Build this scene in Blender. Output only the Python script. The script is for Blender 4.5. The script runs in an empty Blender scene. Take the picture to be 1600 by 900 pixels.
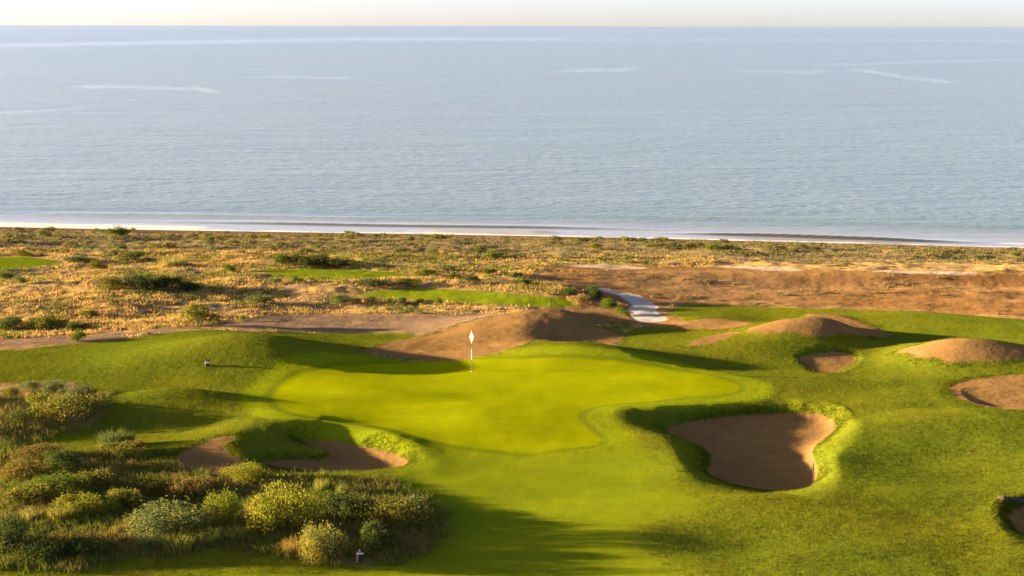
import bpy, bmesh, math, random
import numpy as np
from mathutils import Vector

# ------------------------------------------------------------------ camera, sky, sun, exposure
SC = bpy.context.scene
COL = SC.collection
F = 2667.0                       # focal length in pixels of a 1600 px wide frame (60 mm on 36 mm)
PITCH = math.atan(410 / F)       # horizon 410 px above the middle of the frame
CZ = 22.8                        # eye height above the sea
cam_d = bpy.data.cameras.new('camera'); cam_d.lens = 36.0 * F / 1600; cam_d.sensor_width = 36
cam_d.clip_start = 0.5; cam_d.clip_end = 200000
cam = bpy.data.objects.new('camera', cam_d); COL.objects.link(cam)
cam.location = (0, 0, CZ); cam.rotation_euler = (math.pi / 2 - PITCH, math.radians(-0.10), 0)
SC.camera = cam

SUN_EL, SUN_AZ = math.radians(6.9), math.radians(-86.0)   # azimuth from +Y, negative = to the left
SUN_COL, SUN_STR = (1.0, 0.74, 0.42), 5.0
SKY_STR = 0.055
EXPOSURE = 2.78
world = bpy.data.worlds.new('World'); SC.world = world; world.use_nodes = True
wn = world.node_tree
sky = wn.nodes.new('ShaderNodeTexSky'); sky.sky_type = 'NISHITA'; sky.sun_disc = False
sky.sun_elevation = SUN_EL; sky.sun_rotation = SUN_AZ
sky.altitude = 0; sky.air_density = 0.30; sky.dust_density = 0.65; sky.ozone_density = 0.0
tint = wn.nodes.new('ShaderNodeMix'); tint.data_type = 'RGBA'; tint.blend_type = 'MULTIPLY'; tint.inputs['Factor'].default_value = 1.0
tint.inputs[7].default_value = (0.93, 0.83, 0.85, 1)              # a faintly rosy morning sky, all round
wn.links.new(sky.outputs[0], tint.inputs[6]); wn.links.new(tint.outputs[2], wn.nodes['Background'].inputs[0])
wn.nodes['Background'].inputs[1].default_value = SKY_STR
sun_d = bpy.data.lights.new('sun', 'SUN'); sun_d.energy = SUN_STR; sun_d.angle = math.radians(1.0); sun_d.color = SUN_COL
sun = bpy.data.objects.new('sun', sun_d); COL.objects.link(sun)
sdir = Vector((math.sin(SUN_AZ) * math.cos(SUN_EL), math.cos(SUN_AZ) * math.cos(SUN_EL), math.sin(SUN_EL)))
sun.rotation_euler = sdir.to_track_quat('Z', 'Y').to_euler(); sun.location = (-60, 100, 40)
SC.view_settings.view_transform = 'Standard'; SC.view_settings.look = 'None'
SC.view_settings.exposure = EXPOSURE; SC.view_settings.gamma = 1.0
SC.render.engine = 'CYCLES'; SC.cycles.use_denoising = True
SC.cycles.max_bounces = 6; SC.cycles.diffuse_bounces = 2; SC.cycles.glossy_bounces = 3
SC.cycles.transmission_bounces = 4; SC.cycles.transparent_max_bounces = 4

rng = np.random.default_rng(7); random.seed(7)
R = math.radians

# ------------------------------------------------------------------ maths helpers
SP, CP = math.sin(PITCH), math.cos(PITCH)
def slope(v):
    b = (450 - np.asarray(v, float)) / F
    return (-SP + CP * b) / (CP + SP * b), CP + SP * b
def at_D(u, v, D):                                   # pixel + distance -> point
    s, dy = slope(v)
    return np.array([D * (u - 800) / F / dy, D, CZ + D * s])
def at_z(u, v, z):                                   # pixel + height -> x, y
    s, dy = slope(v)
    D = (z - CZ) / s
    return np.stack([D * (np.asarray(u, float) - 800) / F / dy, D], -1)

def _hash(ix, iy, seed):
    n = (ix.astype(np.int64) * 374761393 + iy.astype(np.int64) * 668265263 + seed * 974634777) & 0x7fffffff
    n = ((n ^ (n >> 13)) * 1274126177) & 0x7fffffff
    n = n ^ (n >> 16)
    return (n & 0xffff) / 65535.0
def vnoise(x, y, seed=0):                            # smooth value noise, -1..1
    ix, iy = np.floor(x), np.floor(y); fx, fy = x - ix, y - iy
    fx = fx * fx * fx * (fx * (fx * 6 - 15) + 10); fy = fy * fy * fy * (fy * (fy * 6 - 15) + 10)
    a = _hash(ix, iy, seed); b = _hash(ix + 1, iy, seed); c = _hash(ix, iy + 1, seed); d = _hash(ix + 1, iy + 1, seed)
    return 2 * (a + (b - a) * fx + (c - a) * fy + (a - b - c + d) * fx * fy) - 1
def fbm(x, y, seed=0, o=4):
    s, a, t = 0, 1.0, 0
    for k in range(o):
        s = s + a * vnoise(x, y, seed + 17 * k); t += a; a *= 0.5; x, y = x * 2.03 + 5.2, y * 2.03 - 3.7
    return s / t
def sstep(a, b, x):
    t = np.clip((x - a) / (b - a), 0, 1); return t * t * (3 - 2 * t)

def smooth_poly(p, n=8):                             # closed Catmull-Rom through the points
    p = np.asarray(p, float); k = len(p); out = []
    for i in range(k):
        a, b, c, d = p[i - 1], p[i], p[(i + 1) % k], p[(i + 2) % k]
        for t in np.arange(n) / n:
            out.append(0.5 * (2 * b + (c - a) * t + (2 * a - 5 * b + 4 * c - d) * t * t + (3 * b - a - 3 * c + d) * t ** 3))
    return np.array(out)
def sdf(px, py, poly, pad=6.0):                      # signed distance, + inside; -pad where far away
    shp = px.shape; px, py = px.ravel(), py.ravel()
    lo, hi = poly.min(0) - pad, poly.max(0) + pad
    m = (px > lo[0]) & (px < hi[0]) & (py > lo[1]) & (py < hi[1])
    out = np.full(px.shape, -pad); x, y = px[m], py[m]
    if len(x):
        d2 = np.full(x.shape, 1e9); ins = np.zeros(x.shape, bool)
        a = poly; b = np.roll(poly, -1, 0)
        for (x0, y0), (x1, y1) in zip(a, b):
            ex, ey = x1 - x0, y1 - y0; L = ex * ex + ey * ey + 1e-12
            t = np.clip(((x - x0) * ex + (y - y0) * ey) / L, 0, 1)
            d2 = np.minimum(d2, (x - x0 - t * ex) ** 2 + (y - y0 - t * ey) ** 2)
            c = (y0 > y) != (y1 > y)
            if ey != 0: ins ^= c & (x < ex * (y - y0) / ey + x0)
        d = np.sqrt(d2); out[m] = np.where(ins, d, np.maximum(-d, -pad))
    return out.reshape(shp)

# ------------------------------------------------------------------ the lie of the land
def shore_y(x): return 185.0 - 0.165 * x + 1.2 * np.sin(x * 0.045 + 1.0)
_S = np.array([-400, -60, -12, 0, 9, 15, 24, 45, 70, 90, 112, 128, 140, 170, 260.])
_Z = np.array([-9, -4, -1.1, 0, 0.95, 1.45, 2.3, 3.7, 4.35, 4.75, 4.45, 4.2, 4.1, 3.6, 2.5])
_sd = np.arange(-400, 260, 0.5); _zd = np.interp(_sd, _S, _Z)
_k = np.hanning(13); _k /= _k.sum(); _zd = np.convolve(np.pad(_zd, 6, mode='edge'), _k, 'valid')
def base_z(x, y): return np.interp(shore_y(x) - y, _sd, _zd)

# u, v, distance, sigma left, right, front, back (metres): every crest and hollow that shapes the light
HILLS = [
 (395, 526, 89.4, 4.8, 3.9, 2.0, 3.5), (310, 519, 97, 6.0, 4.0, 3.0, 3.5), (90, 556, 90.5, 7.0, 5.0, 2.5, 3.0), (-120, 560, 90, 6, 6, 3, 4),
 (165, 592, 86, 4.0, 4.0, 2.0, 2.0), (265, 609, 79.5, 3.2, 3.0, 1.1, 1.8), (250, 662, 77.3, 4.0, 4.0, 1.5, 1.2), (60, 650, 78, 5, 4, 2, 2),
 (430, 655, 75.9, 2.6, 2.3, 1.1, 2.2), (580, 686, 73.3, 1.6, 2.0, 1.1, 1.8), (345, 692, 72.9, 2.2, 1.4, 1.2, 1.6),
 (520, 610, 82.8, 3, 3, 3, 3), (700, 622, 81.4, 4, 4, 3, 3), (800, 703, 72.8, 5, 4, 2.5, 2.5), (738, 582, 87.2, 4, 4, 3, 3), (900, 585, 86.2, 4, 4, 3, 3), (1090, 606, 83.6, 3.5, 3.5, 2.5, 2.5),
 (865, 535, 91.0, 3.6, 3.0, 1.8, 2.2), (990, 549, 90.0, 2.6, 2.8, 1.6, 2.0), (1130, 585, 86.8, 2.5, 2.5, 1.5, 1.5),
 (872, 484, 101, 4.5, 1.9, 2.6, 3.2), (815, 512, 97.0, 3.6, 1.5, 2.4, 2.5), (735, 516, 97.6, 3.2, 3.0, 2.6, 3.0), (930, 520, 97.6, 1.6, 2.0, 2, 2), (660, 552, 92.0, 4, 3, 2, 2), (560, 530, 96.5, 4, 3, 2.5, 3),
 (1005, 492, 107, 3.5, 3, 3, 4), (1275, 494, 98.2, 3.2, 2.2, 1.9, 3.0, 1.15), (1500, 530, 91.3, 2.6, 2.8, 1.8, 3.0, 1.1), (1700, 545, 91, 3, 5, 2, 3), (1115, 501, 102.5, 2.2, 2.0, 1.6, 2.5), (1020, 522, 98, 2.2, 2.5, 2, 2),
 (1180, 529, 94.9, 3.8, 3.4, 2.3, 2.3), (1240, 592, 86.0, 3.5, 3.0, 2.0, 2.0), (1405, 548, 92.2, 2.2, 2.2, 2.2, 2.4), (1370, 622, 82.2, 4, 4, 2.5, 2.0),
 (1500, 500, 106, 8, 8, 4, 4), (1250, 486, 109, 6, 6, 4, 4),
 (1480, 652, 76.9, 3.6, 5.0, 1.4, 2.6), (1400, 712, 72.2, 2.2, 3.0, 2.0, 2.0), (1335, 684, 74.6, 1.2, 2.0, 2.0, 2.2), (1300, 765, 66.3, 1.2, 1.8, 2.4, 2.4),
 (1000, 780, 65.2, 4, 4, 4, 4), (900, 860, 59.0, 5, 5, 4, 4), (1300, 850, 59.6, 5, 5, 4, 4), (1550, 740, 69.6, 3, 3, 2.5, 2.5), (1480, 820, 61.8, 3, 3, 3, 3),
 (620, 800, 63.5, 4, 4, 4, 4), (450, 800, 63.0, 3, 3, 3, 3), (250, 800, 63.0, 4, 4, 3, 3), (40, 820, 61.0, 4, 4, 3, 3), (60, 740, 67.8, 4, 4, 3, 3), (350, 885, 57, 5, 5, 3, 3),
 (770, 650, 77.2, 2.5, 3.0, 2.2, 2.2), (1030, 642, 78.3, 2, 1.6, 1.8, 1.6), (740, 738, 69.9, 3, 3, 2.2, 2.2), (940, 738, 69.9, 3, 2.6, 1.8, 1.8), (870, 770, 66.6, 3, 3, 1.4, 1.4),
 (960, 838, 60.2, 3.0, 2.5, 1.2, 1.2), (1160, 846, 60.1, 4.0, 5.0, 1.3, 1.3), (1250, 800, 63.2, 2.5, 2.5, 1.3, 1.3),
 (480, 423, 127, 12, 9, 4, 6), (230, 442, 118, 7, 7, 3, 4), (690, 438, 119, 8, 7, 3.0, 4), (860, 455, 113.5, 5, 3.0, 3, 4), (60, 470, 110, 8, 8, 5, 5),
 (1450, 421, 126.0, 12, 14, 2.0, 6), (1700, 425, 125.5, 9, 14, 2.0, 6), (1450, 455, 118.6, 14, 14, 3, 3), (1150, 423, 127.3, 9, 8, 2.6, 6), (1150, 452, 119.6, 9, 9, 4, 3.5), (930, 425, 126.5, 8, 7, 3, 5),
]
_P = np.array([at_D(*h[:3]) for h in HILLS])
def _kern(x, y, i):
    h = HILLS[i]; dx, dy = x - _P[i, 0], y - _P[i, 1]
    q = (dx / np.where(dx < 0, h[3], h[4])) ** 2 + (dy / np.where(dy < 0, h[5], h[6])) ** 2
    return np.exp(-0.5 * q ** (h[7] if len(h) > 7 else 1.0))
_K = np.stack([_kern(_P[:, 0], _P[:, 1], i) for i in range(len(HILLS))], 1)
_A = np.linalg.solve(_K + 0.015 * np.eye(len(HILLS)), _P[:, 2] - base_z(_P[:, 0], _P[:, 1]))

def hills_z(x, y):
    z = base_z(x, y)
    for i, a in enumerate(_A):
        z = z + a * _kern(x, y, i)
    return z
def march(uv, fn, lo=48.0, hi=215.0, step=0.2):       # pixel -> first hit on the land
    uv = np.asarray(uv, float); D = np.arange(lo, hi, step)
    s, dy = slope(uv[:, 1]); k = (uv[:, 0] - 800) / F / dy
    X = k[:, None] * D; Y = np.broadcast_to(D, X.shape); Zr = CZ + s[:, None] * D
    below = Zr < fn(X, Y)
    i = np.where(below.any(1), below.argmax(1), len(D) - 1)
    Dh = D[i]
    return np.stack([k * Dh, Dh], 1)

# --- outlines, traced on the ground (pixels of the photograph -> metres on the land)
PX = dict(
 green=[(428,628),(432,612),(448,597),(478,583),(530,572),(620,566),(720,563),(800,560),(880,558),(960,563),(1050,577),(1120,591),(1158,604),(1140,615),(1060,622),(975,630),(925,640),(906,654),(922,669),(942,684),(932,696),(890,703),(810,706),(730,699),(660,684),(590,668),(510,657),(450,646)],
 fairway=[(640,760),(660,725),(690,705),(760,712),(850,716),(940,708),(985,694),(1010,700),(1045,740),(1080,770),(1110,795),(1060,810),(1000,830),(1010,860),(1080,905),(1100,960),(420,960),(300,905),(520,893),(650,872),(700,830),(690,790)],
 turf=[(-250,545),(0,547),(90,541),(200,531),(300,518),(420,519),(520,520),(650,521),(590,538),(575,552),(640,562),(740,558),(800,542),(850,531),(900,530),(945,534),(962,539),(975,522),(1000,512),(1060,512),(1075,503),(1048,492),(1052,480),(1100,475),(1250,479),(1400,485),(1600,497),(1900,510),(1900,980),(-250,980),(-250,896),(100,890),(200,874),(300,862),(390,858),(470,872),(560,884),(640,868),(680,830),(676,790),(640,772),(560,752),(430,748),(300,742),(230,724),(120,714),(40,720),(8,712),(46,690),(90,674),(150,663),(158,630),(120,600),(40,600),(-250,610)],
 far_green=[(-200,401),(0,403),(60,405),(100,412),(60,418),(0,423),(-200,430)],
 far_green_b=[(410,424),(470,421),(540,421),(620,427),(640,432),(560,437),(450,434)],
 far_green_c=[(560,462),(640,452),(720,455),(800,459),(880,465),(912,472),(890,478),(820,479),(740,476),(660,470)],
 dune=[(576,548),(610,534),(680,520),(740,503),(800,489),(850,482),(905,482),(960,492),(978,503),(925,511),(965,521),(972,530),(948,536),(905,532),(845,533),(795,545),(745,558),(700,563),(630,560)],
 dune_b=[(1165,516),(1205,502),(1250,494),(1290,492),(1330,498),(1365,510),(1392,523),(1370,526),(1320,523),(1270,526),(1240,519),(1200,521)],
 dune_c=[(1402,549),(1440,536),(1490,529),(1540,530),(1600,539),(1700,548),(1700,562),(1600,563),(1540,569),(1490,570),(1460,562)],
 dune_d=[(1050,513),(1085,503),(1115,499),(1150,501),(1178,505),(1130,516),(1090,517)],
 scar=[(1070,540),(1100,527),(1135,518),(1158,518),(1130,530),(1105,538)],
 scar_b=[(255,738),(285,712),(320,692),(350,683),(372,684),(352,700),(372,718),(400,734),(330,742)],
 plain=[(840,428),(890,414),(1000,416),(1100,417),(1250,420),(1400,424),(1600,426),(1900,430),(1900,508),(1600,495),(1400,483),(1250,477),(1100,473),(1058,477),(1040,486),(1075,502),(1040,512),(985,508),(930,508),(880,495),(860,470),(900,455),(860,440)],
 flat=[(60,530),(200,519),(320,512),(380,500),(480,492),(620,492),(720,492),(820,488),(780,500),(700,516),(660,521),(560,519),(420,517),(310,516),(200,528),(60,542),(-100,547),(-100,538)],
 path=[(922,451),(945,451),(975,458),(1010,468),(1028,478),(1024,487),(1042,500),(1000,503),(982,490),(984,481),(986,473),(962,462)],
 track=[(1130,417),(1180,417),(1255,420),(1245,423),(1180,422)],
 track_b=[(1360,423),(1430,421),(1522,426),(1510,430),(1440,428)],
 track_c=[(870,414),(930,414),(1010,417),(960,419)],
 track_d=[(85,404),(120,403),(172,406),(140,409)],
 track_e=[(545,411),(600,411),(735,414),(700,418),(610,418)],
 track_f=[(168,416),(210,413),(250,416),(215,420)],
)
# bunkers: outline of the sand, outline of the lip, depth of the sand under the lip
BUNK = [
 ('main', [(1043,680),(1080,665),(1150,656),(1230,652),(1285,655),(1306,667),(1304,682),(1284,696),(1270,712),(1278,735),(1277,756),(1260,771),(1218,776),(1165,770),(1125,758),(1106,745),(1110,722),(1095,704),(1065,691)],
          [(957,646),(975,633),(1040,630),(1130,627),(1200,621),(1245,624),(1296,640),(1348,662),(1342,690),(1322,706),(1312,718),(1318,742),(1310,770),(1276,787),(1215,784),(1155,778),(1105,764),(1068,742),(1052,712),(1030,686),(985,668)], (652, 4.02, 776, 3.45)),
 ('left', [(408,735),(430,728),(500,726),(516,717),(500,708),(470,699),(520,699),(580,708),(622,719),(640,733),(600,741),(500,746)],
          [(385,722),(360,690),(400,664),(470,660),(535,664),(605,676),(668,702),(690,733),(645,754),(520,754),(420,750),(388,740)], (699, 4.04, 746, 3.82)),
 ('right', [(1480,602),(1520,589),(1600,584),(1700,586),(1700,646),(1600,643),(1545,638),(1500,624)],
           [(1460,598),(1490,582),(1560,574),(1640,570),(1740,572),(1740,652),(1600,650),(1535,645),(1485,628)], (584, 4.84, 646, 4.56)),
 ('small', [(1250,556),(1275,548),(1310,546),(1338,553),(1330,566),(1300,577),(1270,573)],
           [(1240,553),(1268,540),(1315,538),(1350,550),(1340,570),(1302,582),(1262,578)], None),
 ('corner', [(1578,812),(1600,798),(1680,790),(1680,852),(1600,846)],
            [(1555,806),(1570,786),(1610,772),(1710,765),(1710,862),(1600,856),(1570,836)], (798, 3.85, 852, 3.6)),
]
POLY = {k: smooth_poly(march(smooth_poly(v, 3), hills_z), 3) for k, v in PX.items()}
BK = []
for nm, sand, lip, zs in BUNK:
    lp = march(smooth_poly(lip, 4), hills_z)
    if zs is None:
        c = march(np.array([sand]).mean(1), hills_z)[0]; zs = None
        sp = march(smooth_poly(sand, 4), hills_z)
    else:
        sm = smooth_poly(sand, 4); zz = np.interp(sm[:, 1], [zs[0], zs[2]], [zs[1], zs[3]])
        sp = at_z(sm[:, 0], sm[:, 1], zz); yy = at_z(800, np.array([zs[0], zs[2]]), np.array([zs[1], zs[3]]))[:, 1]
        zs = (yy[1], zs[3], yy[0], zs[1])
    BK.append((nm, sp, lp, zs))

def land_z(x, y, carve=True):
    z = hills_z(x, y)
    turf = sdf(x, y, POLY['turf'], 3.0)
    wild = sstep(0.6, -2.5, turf)
    s = shore_y(x) - y
    inl = sstep(8, 20, s)
    # mown ground barely ripples, dune land is lumpy
    z = z + (1 - wild) * (0.030 * fbm(x * 0.5, y * 0.5, 3, 3) + 0.15 * fbm(x * 0.11, y * 0.28, 5, 2))
    pl = np.maximum(sdf(x, y, POLY['plain'], 3.0), sdf(x, y, POLY['flat'], 3.0)); pl = np.maximum(pl, sdf(x, y, POLY['dune'], 3.0))
    for k in ('far_green', 'far_green_b', 'far_green_c', 'path'): pl = np.maximum(pl, sdf(x, y, POLY[k], 3.0))
    lump = wild * sstep(0.3, -2.0, pl) * inl
    z = z + lump * (0.34 * fbm(x * 0.16, y * 0.22, 11, 4) + 0.16 * (np.abs(fbm(x * 0.55, y * 0.75, 23, 3)) - 0.25))
    z = z + wild * (1 - lump) * inl * (0.09 * fbm(x * 0.45, y * 0.6, 31, 4) + 0.16 * sstep(-0.5, 1.5, sdf(x, y, POLY['plain'], 3.0)) * fbm(x * 0.10, y * 0.33, 37, 3))
    if not carve: return z
    for nm, sp, lp, zs in BK:
        ds = sdf(x, y, sp, 4.0); dl = sdf(x, y, lp, 4.0)
        din = np.maximum(-ds, 0); dout = np.maximum(dl, 0)
        if zs is None:
            t = np.where(ds > 0, 0, din / (din + dout + 1e-6)); z = z - 0.08 * (1 - sstep(0, 1, t)) * (dl > 0)
        else:
            floor = np.interp(y, [zs[0], zs[2]], [zs[1], zs[3]]) - 0.05 + 0.30 * np.exp(-np.maximum(ds, 0) / 0.4) + 0.02 * fbm(x * 1.1, y * 1.1, 41, 2)
            t = np.where(ds > 0, 0, np.clip(din / np.maximum(din + dout, 0.75), 0, 1))
            tt = np.sin(t * np.pi / 2) ** 1.15
            zc = floor + (z + 0.02 - floor) * tt
            z = np.where(t < 1, np.minimum(zc, z + 0.02), z + 0.02 * np.exp(-(np.maximum(-dl, 0) / 0.6) ** 2))
    # slumped edges of the sandy mounds stand a little proud of the turf
    for k in ('dune_b', 'dune_c', 'dune_d'):
        z = z + 0.08 * sstep(-0.5, 0.5, sdf(x, y, POLY[k], 3.0))
    z = z + 0.10 * sstep(-0.2, 0.9, -np.abs(turf) + 0.4) * (fbm(x * 1.2, y * 1.2, 51, 2)) * 0.5
    z = z - 0.03 * sstep(-0.15, 0.1, sdf(x, y, POLY['path'], 3.0))
    return z

# ------------------------------------------------------------------ node helpers
class NT:
    def __init__(self, mat):
        self.t = mat.node_tree; self.t.nodes.clear(); self.out = self.n('ShaderNodeOutputMaterial')
    def n(self, typ, ins=None, **kw):
        nd = self.t.nodes.new(typ)
        for k, v in kw.items(): setattr(nd, k, v)
        for k, v in (ins or {}).items(): self.put(nd.inputs[k], v)
        return nd
    def put(self, sock, v):
        if isinstance(v, bpy.types.NodeSocket): self.t.links.new(v, sock)
        elif isinstance(v, (tuple, list)) and len(v) == 3 and sock.type == 'RGBA': sock.default_value = (*v, 1)
        else: sock.default_value = v
    def attr(self, name): return self.n('ShaderNodeAttribute', attribute_name=name).outputs['Fac']
    def m(self, op, a, b=None, c=None, clamp=False):
        ins = {0: a}
        if b is not None: ins[1] = b
        if c is not None: ins[2] = c
        return self.n('ShaderNodeMath', ins, operation=op, use_clamp=clamp).outputs[0]
    def ramp(self, x, a, b, lo=0.0, hi=1.0):
        return self.n('ShaderNodeMapRange', {0: x, 1: a, 2: b, 3: lo, 4: hi}, interpolation_type='SMOOTHSTEP').outputs[0]
    def mix(self, f, a, b, blend='MIX'):
        nd = self.n('ShaderNodeMix', data_type='RGBA', blend_type=blend); nd.clamp_factor = True
        self.put(nd.inputs['Factor'], f)
        self.put(nd.inputs[6], a); self.put(nd.inputs[7], b); return nd.outputs[2]
    def noise(self, scale, detail=3.0, rough=0.55, vec=None, dist=0.0, dims='3D'):
        ins = {'Scale': scale, 'Detail': detail, 'Roughness': rough, 'Distortion': dist}
        nd = self.n('ShaderNodeTexNoise', ins, noise_dimensions=dims)
        if vec is not None: self.put(nd.inputs['Vector'], vec)
        return nd.outputs[0]
    def pos(self, scale=(1, 1, 1)):
        g = self.n('ShaderNodeNewGeometry').outputs['Position']
        mp = self.n('ShaderNodeMapping', {'Vector': g}); mp.inputs['Scale'].default_value = scale
        return mp.outputs[0]
def material(name):
    m = bpy.data.materials.new(name); m.use_nodes = True; return m

def mat_land():
    m = material('land'); m.cycles.use_bump_map_correction = False; t = NT(m)
    P = t.pos(); PF = t.pos((1, 1, 0.4))
    big = t.noise(0.11, 3, 0.5, P); mid = t.noise(0.9, 4, 0.6, P); fine = t.noise(9.0, 3, 0.65, P); tuft = t.noise(3.2, 4, 0.7, P); vfine = t.noise(45.0, 2, 0.6, P)
    edge = t.m('MULTIPLY_ADD', t.m('SUBTRACT', t.noise(2.6, 4, 0.7, P), 0.5), 0.9, 0.0)
    # --- turf colours
    rough = t.mix(t.ramp(tuft, 0.3, 0.72), (0.100, 0.136, 0.011), (0.152, 0.184, 0.012))
    rough = t.mix(t.ramp(big, 0.35, 0.68), rough, t.mix(0.5, rough, (0.215, 0.190, 0.010)))
    rough = t.mix(t.m('MULTIPLY', t.ramp(mid, 0.56, 0.8), 0.55), rough, (0.20, 0.155, 0.02))
    fair = t.mix(t.ramp(big, 0.3, 0.7), (0.204, 0.256, 0.008), (0.238, 0.272, 0.008))
    fair = t.mix(t.m('MULTIPLY', t.ramp(fine, 0.35, 0.75), 0.4), fair, (0.180, 0.236, 0.008))
    grn = t.mix(t.ramp(big, 0.3, 0.7), (0.300, 0.335, 0.002), (0.320, 0.345, 0.002))
    grn = t.mix(t.m('MULTIPLY', t.ramp(mid, 0.3, 0.75), 0.3), grn, (0.286, 0.320, 0.002))
    streak = t.noise(1.3, 4, 0.65, t.pos((0.3, 1.5, 1))); grain = t.noise(16.0, 2, 0.6, t.pos((0.6, 1.6, 1)))
    grn = t.mix(t.m('MULTIPLY', t.ramp(streak, 0.4, 0.68), 0.5), grn, (0.225, 0.275, 0.004)); grn = t.mix(t.m('MULTIPLY', t.ramp(grain, 0.4, 0.7), 0.35), grn, (0.215, 0.26, 0.004))
    fair = t.mix(t.m('MULTIPLY', t.ramp(streak, 0.42, 0.66), 0.55), fair, (0.165, 0.218, 0.010)); fair = t.mix(t.m('MULTIPLY', t.ramp(grain, 0.4, 0.7), 0.4), fair, (0.15, 0.205, 0.010))
    a_g = t.attr('green'); a_f = t.attr('fairway')
    turf = t.mix(t.ramp(t.m('MULTIPLY_ADD', edge, 1.6, a_f), -1.6, 1.6), rough, fair)
    collar = t.ramp(a_g, -2.0, -1.2); turf = t.mix(collar, turf, t.mix(0.2, fair, grn))
    line = t.m('MULTIPLY', t.ramp(t.m('ABSOLUTE', t.m('ADD', a_g, 0.15)), 0.4, 0.05), 0.34)
    turf = t.mix(t.ramp(a_g, -0.22, 0.22), turf, grn)
    turf = t.mix(line, turf, (0.09, 0.13, 0.008))
    # --- dune land: dry gold grass, grey sand, olive low scrub
    gold = t.mix(t.ramp(tuft, 0.3, 0.7), (0.50, 0.30, 0.095), (0.60, 0.39, 0.14))
    dn = t.mix(t.ramp(t.noise(0.32, 4, 0.65, P), 0.42, 0.62), gold, (0.26, 0.185, 0.11))
    dn = t.mix(t.ramp(t.noise(0.55, 5, 0.7, t.pos((1, 1.4, 1))), 0.5, 0.64), dn, t.mix(fine, (0.10, 0.10, 0.035), (0.17, 0.15, 0.05)))
    strip = t.attr('strip')
    dn = t.mix(t.m('MULTIPLY', strip, t.ramp(t.noise(0.8, 5, 0.7, P), 0.36, 0.62)), dn, t.mix(fine, (0.17, 0.155, 0.07), (0.25, 0.21, 0.10)))
    fore = t.attr('fore')
    dn = t.mix(t.m('MULTIPLY', fore, 0.85), dn, t.mix(t.ramp(tuft, 0.35, 0.7), (0.115, 0.11, 0.03), (0.20, 0.165, 0.05)))
    # --- sands
    sand = t.mix(t.ramp(mid, 0.3, 0.7), (0.240, 0.142, 0.050), (0.292, 0.172, 0.062))
    sand = t.mix(t.ramp(t.noise(0.5, 4, 0.65, P), 0.5, 0.68, 0, 0.35), sand, (0.20, 0.122, 0.055))
    sand = t.mix(t.m('MULTIPLY', t.ramp(fine, 0.5, 0.8), 0.35), sand, (0.18, 0.112, 0.058))
    plain = t.mix(t.ramp(t.noise(0.25, 4, 0.6, t.pos((0.5, 1.6, 1))), 0.32, 0.68), (0.23, 0.118, 0.040), (0.31, 0.170, 0.062))
    plain = t.mix(t.ramp(t.noise(0.07, 4, 0.6, t.pos((0.6, 1.6, 1))), 0.45, 0.62), plain, t.mix(0.6, plain, (0.34, 0.215, 0.10)))
    plain = t.mix(t.m('MULTIPLY', t.ramp(t.noise(1.1, 4, 0.7, t.pos((0.5, 1.4, 1))), 0.55, 0.75), 0.55), plain, (0.17, 0.095, 0.042))
    plain = t.mix(t.m('MULTIPLY', t.ramp(t.noise(0.4, 4, 0.65, t.pos((0.5, 1.8, 1))), 0.58, 0.72), 0.7), plain, (0.37, 0.27, 0.12))
    flat = t.mix(t.ramp(t.noise(0.4, 4, 0.6, t.pos((0.4, 1.8, 1))), 0.3, 0.7), (0.23, 0.155, 0.095), (0.31, 0.205, 0.12))
    white = t.mix(fine, (0.46, 0.36, 0.26), (0.54, 0.43, 0.32))
    conc = t.mix(t.ramp(mid, 0.3, 0.7), (0.50, 0.46, 0.41), (0.57, 0.52, 0.47))
    beach = t.mix(mid, (0.20, 0.12, 0.075), (0.27, 0.165, 0.10))
    def over(c, a, new, w=0.12, e=1.0):
        return t.mix(t.ramp(t.m('MULTIPLY_ADD', edge, e, t.attr(a)), -w, w), c, new)
    c = dn
    soft = t.m('MULTIPLY', t.m('SUBTRACT', t.noise(0.45, 5, 0.7, P), 0.5), 7.0)
    c = t.mix(t.ramp(t.m('ADD', t.attr('plain'), soft), -1.0, 1.0), c, plain); c = t.mix(t.ramp(t.m('ADD', t.attr('flat'), t.m('MULTIPLY', soft, 0.8)), -0.8, 0.8), c, flat); c = over(c, 'track', white, 0.3, 0.6)
    c = over(c, 'beach', beach, 1.0, 1.0)
    c = over(c, 'turf', turf, 0.35, 1.3)
    c = over(c, 'farturf', t.mix(t.ramp(big, 0.3, 0.7), (0.15, 0.215, 0.008), (0.19, 0.24, 0.010)), 0.5, 1.0)
    c = over(c, 'dune', sand, 0.15, 1.1)
    c = over(c, 'bunker', sand, 0.05, 0.14)
    c = over(c, 'path', conc, 0.06, 0.05)
    is_turf = t.ramp(t.attr('turf'), -0.3, 0.3)
    is_sand = t.m('MAXIMUM', t.ramp(t.m('MAXIMUM', t.attr('bunker'), t.attr('dune')), -0.1, 0.1), t.ramp(t.m('MAXIMUM', t.attr('path'), t.attr('plain')), -0.1, 0.1))
    mown = t.m('MAXIMUM', t.ramp(a_g, -0.6, 0.0), t.m('MULTIPLY', t.ramp(a_f, -0.5, 0.5), 0.6))
    # --- relief: grass pile, tufts in the rough, raked sand
    hgt = t.m('ADD', t.m('MULTIPLY', vfine, 0.004), t.m('MULTIPLY', fine, 0.014))
    hgt = t.m('ADD', hgt, t.m('MULTIPLY', tuft, t.m('MULTIPLY_ADD', mown, -0.028, 0.032)))
    hgt = t.m('ADD', hgt, t.m('MULTIPLY', t.m('MULTIPLY', is_sand, t.noise(1.9, 3, 0.6, t.pos((1, 1.3, 1)))), 0.075))
    amp = t.m('MULTIPLY_ADD', is_sand, -0.55, 1.0)
    amp = t.m('MULTIPLY', amp, t.m('MULTIPLY_ADD', mown, -0.6, 1.0))
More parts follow.
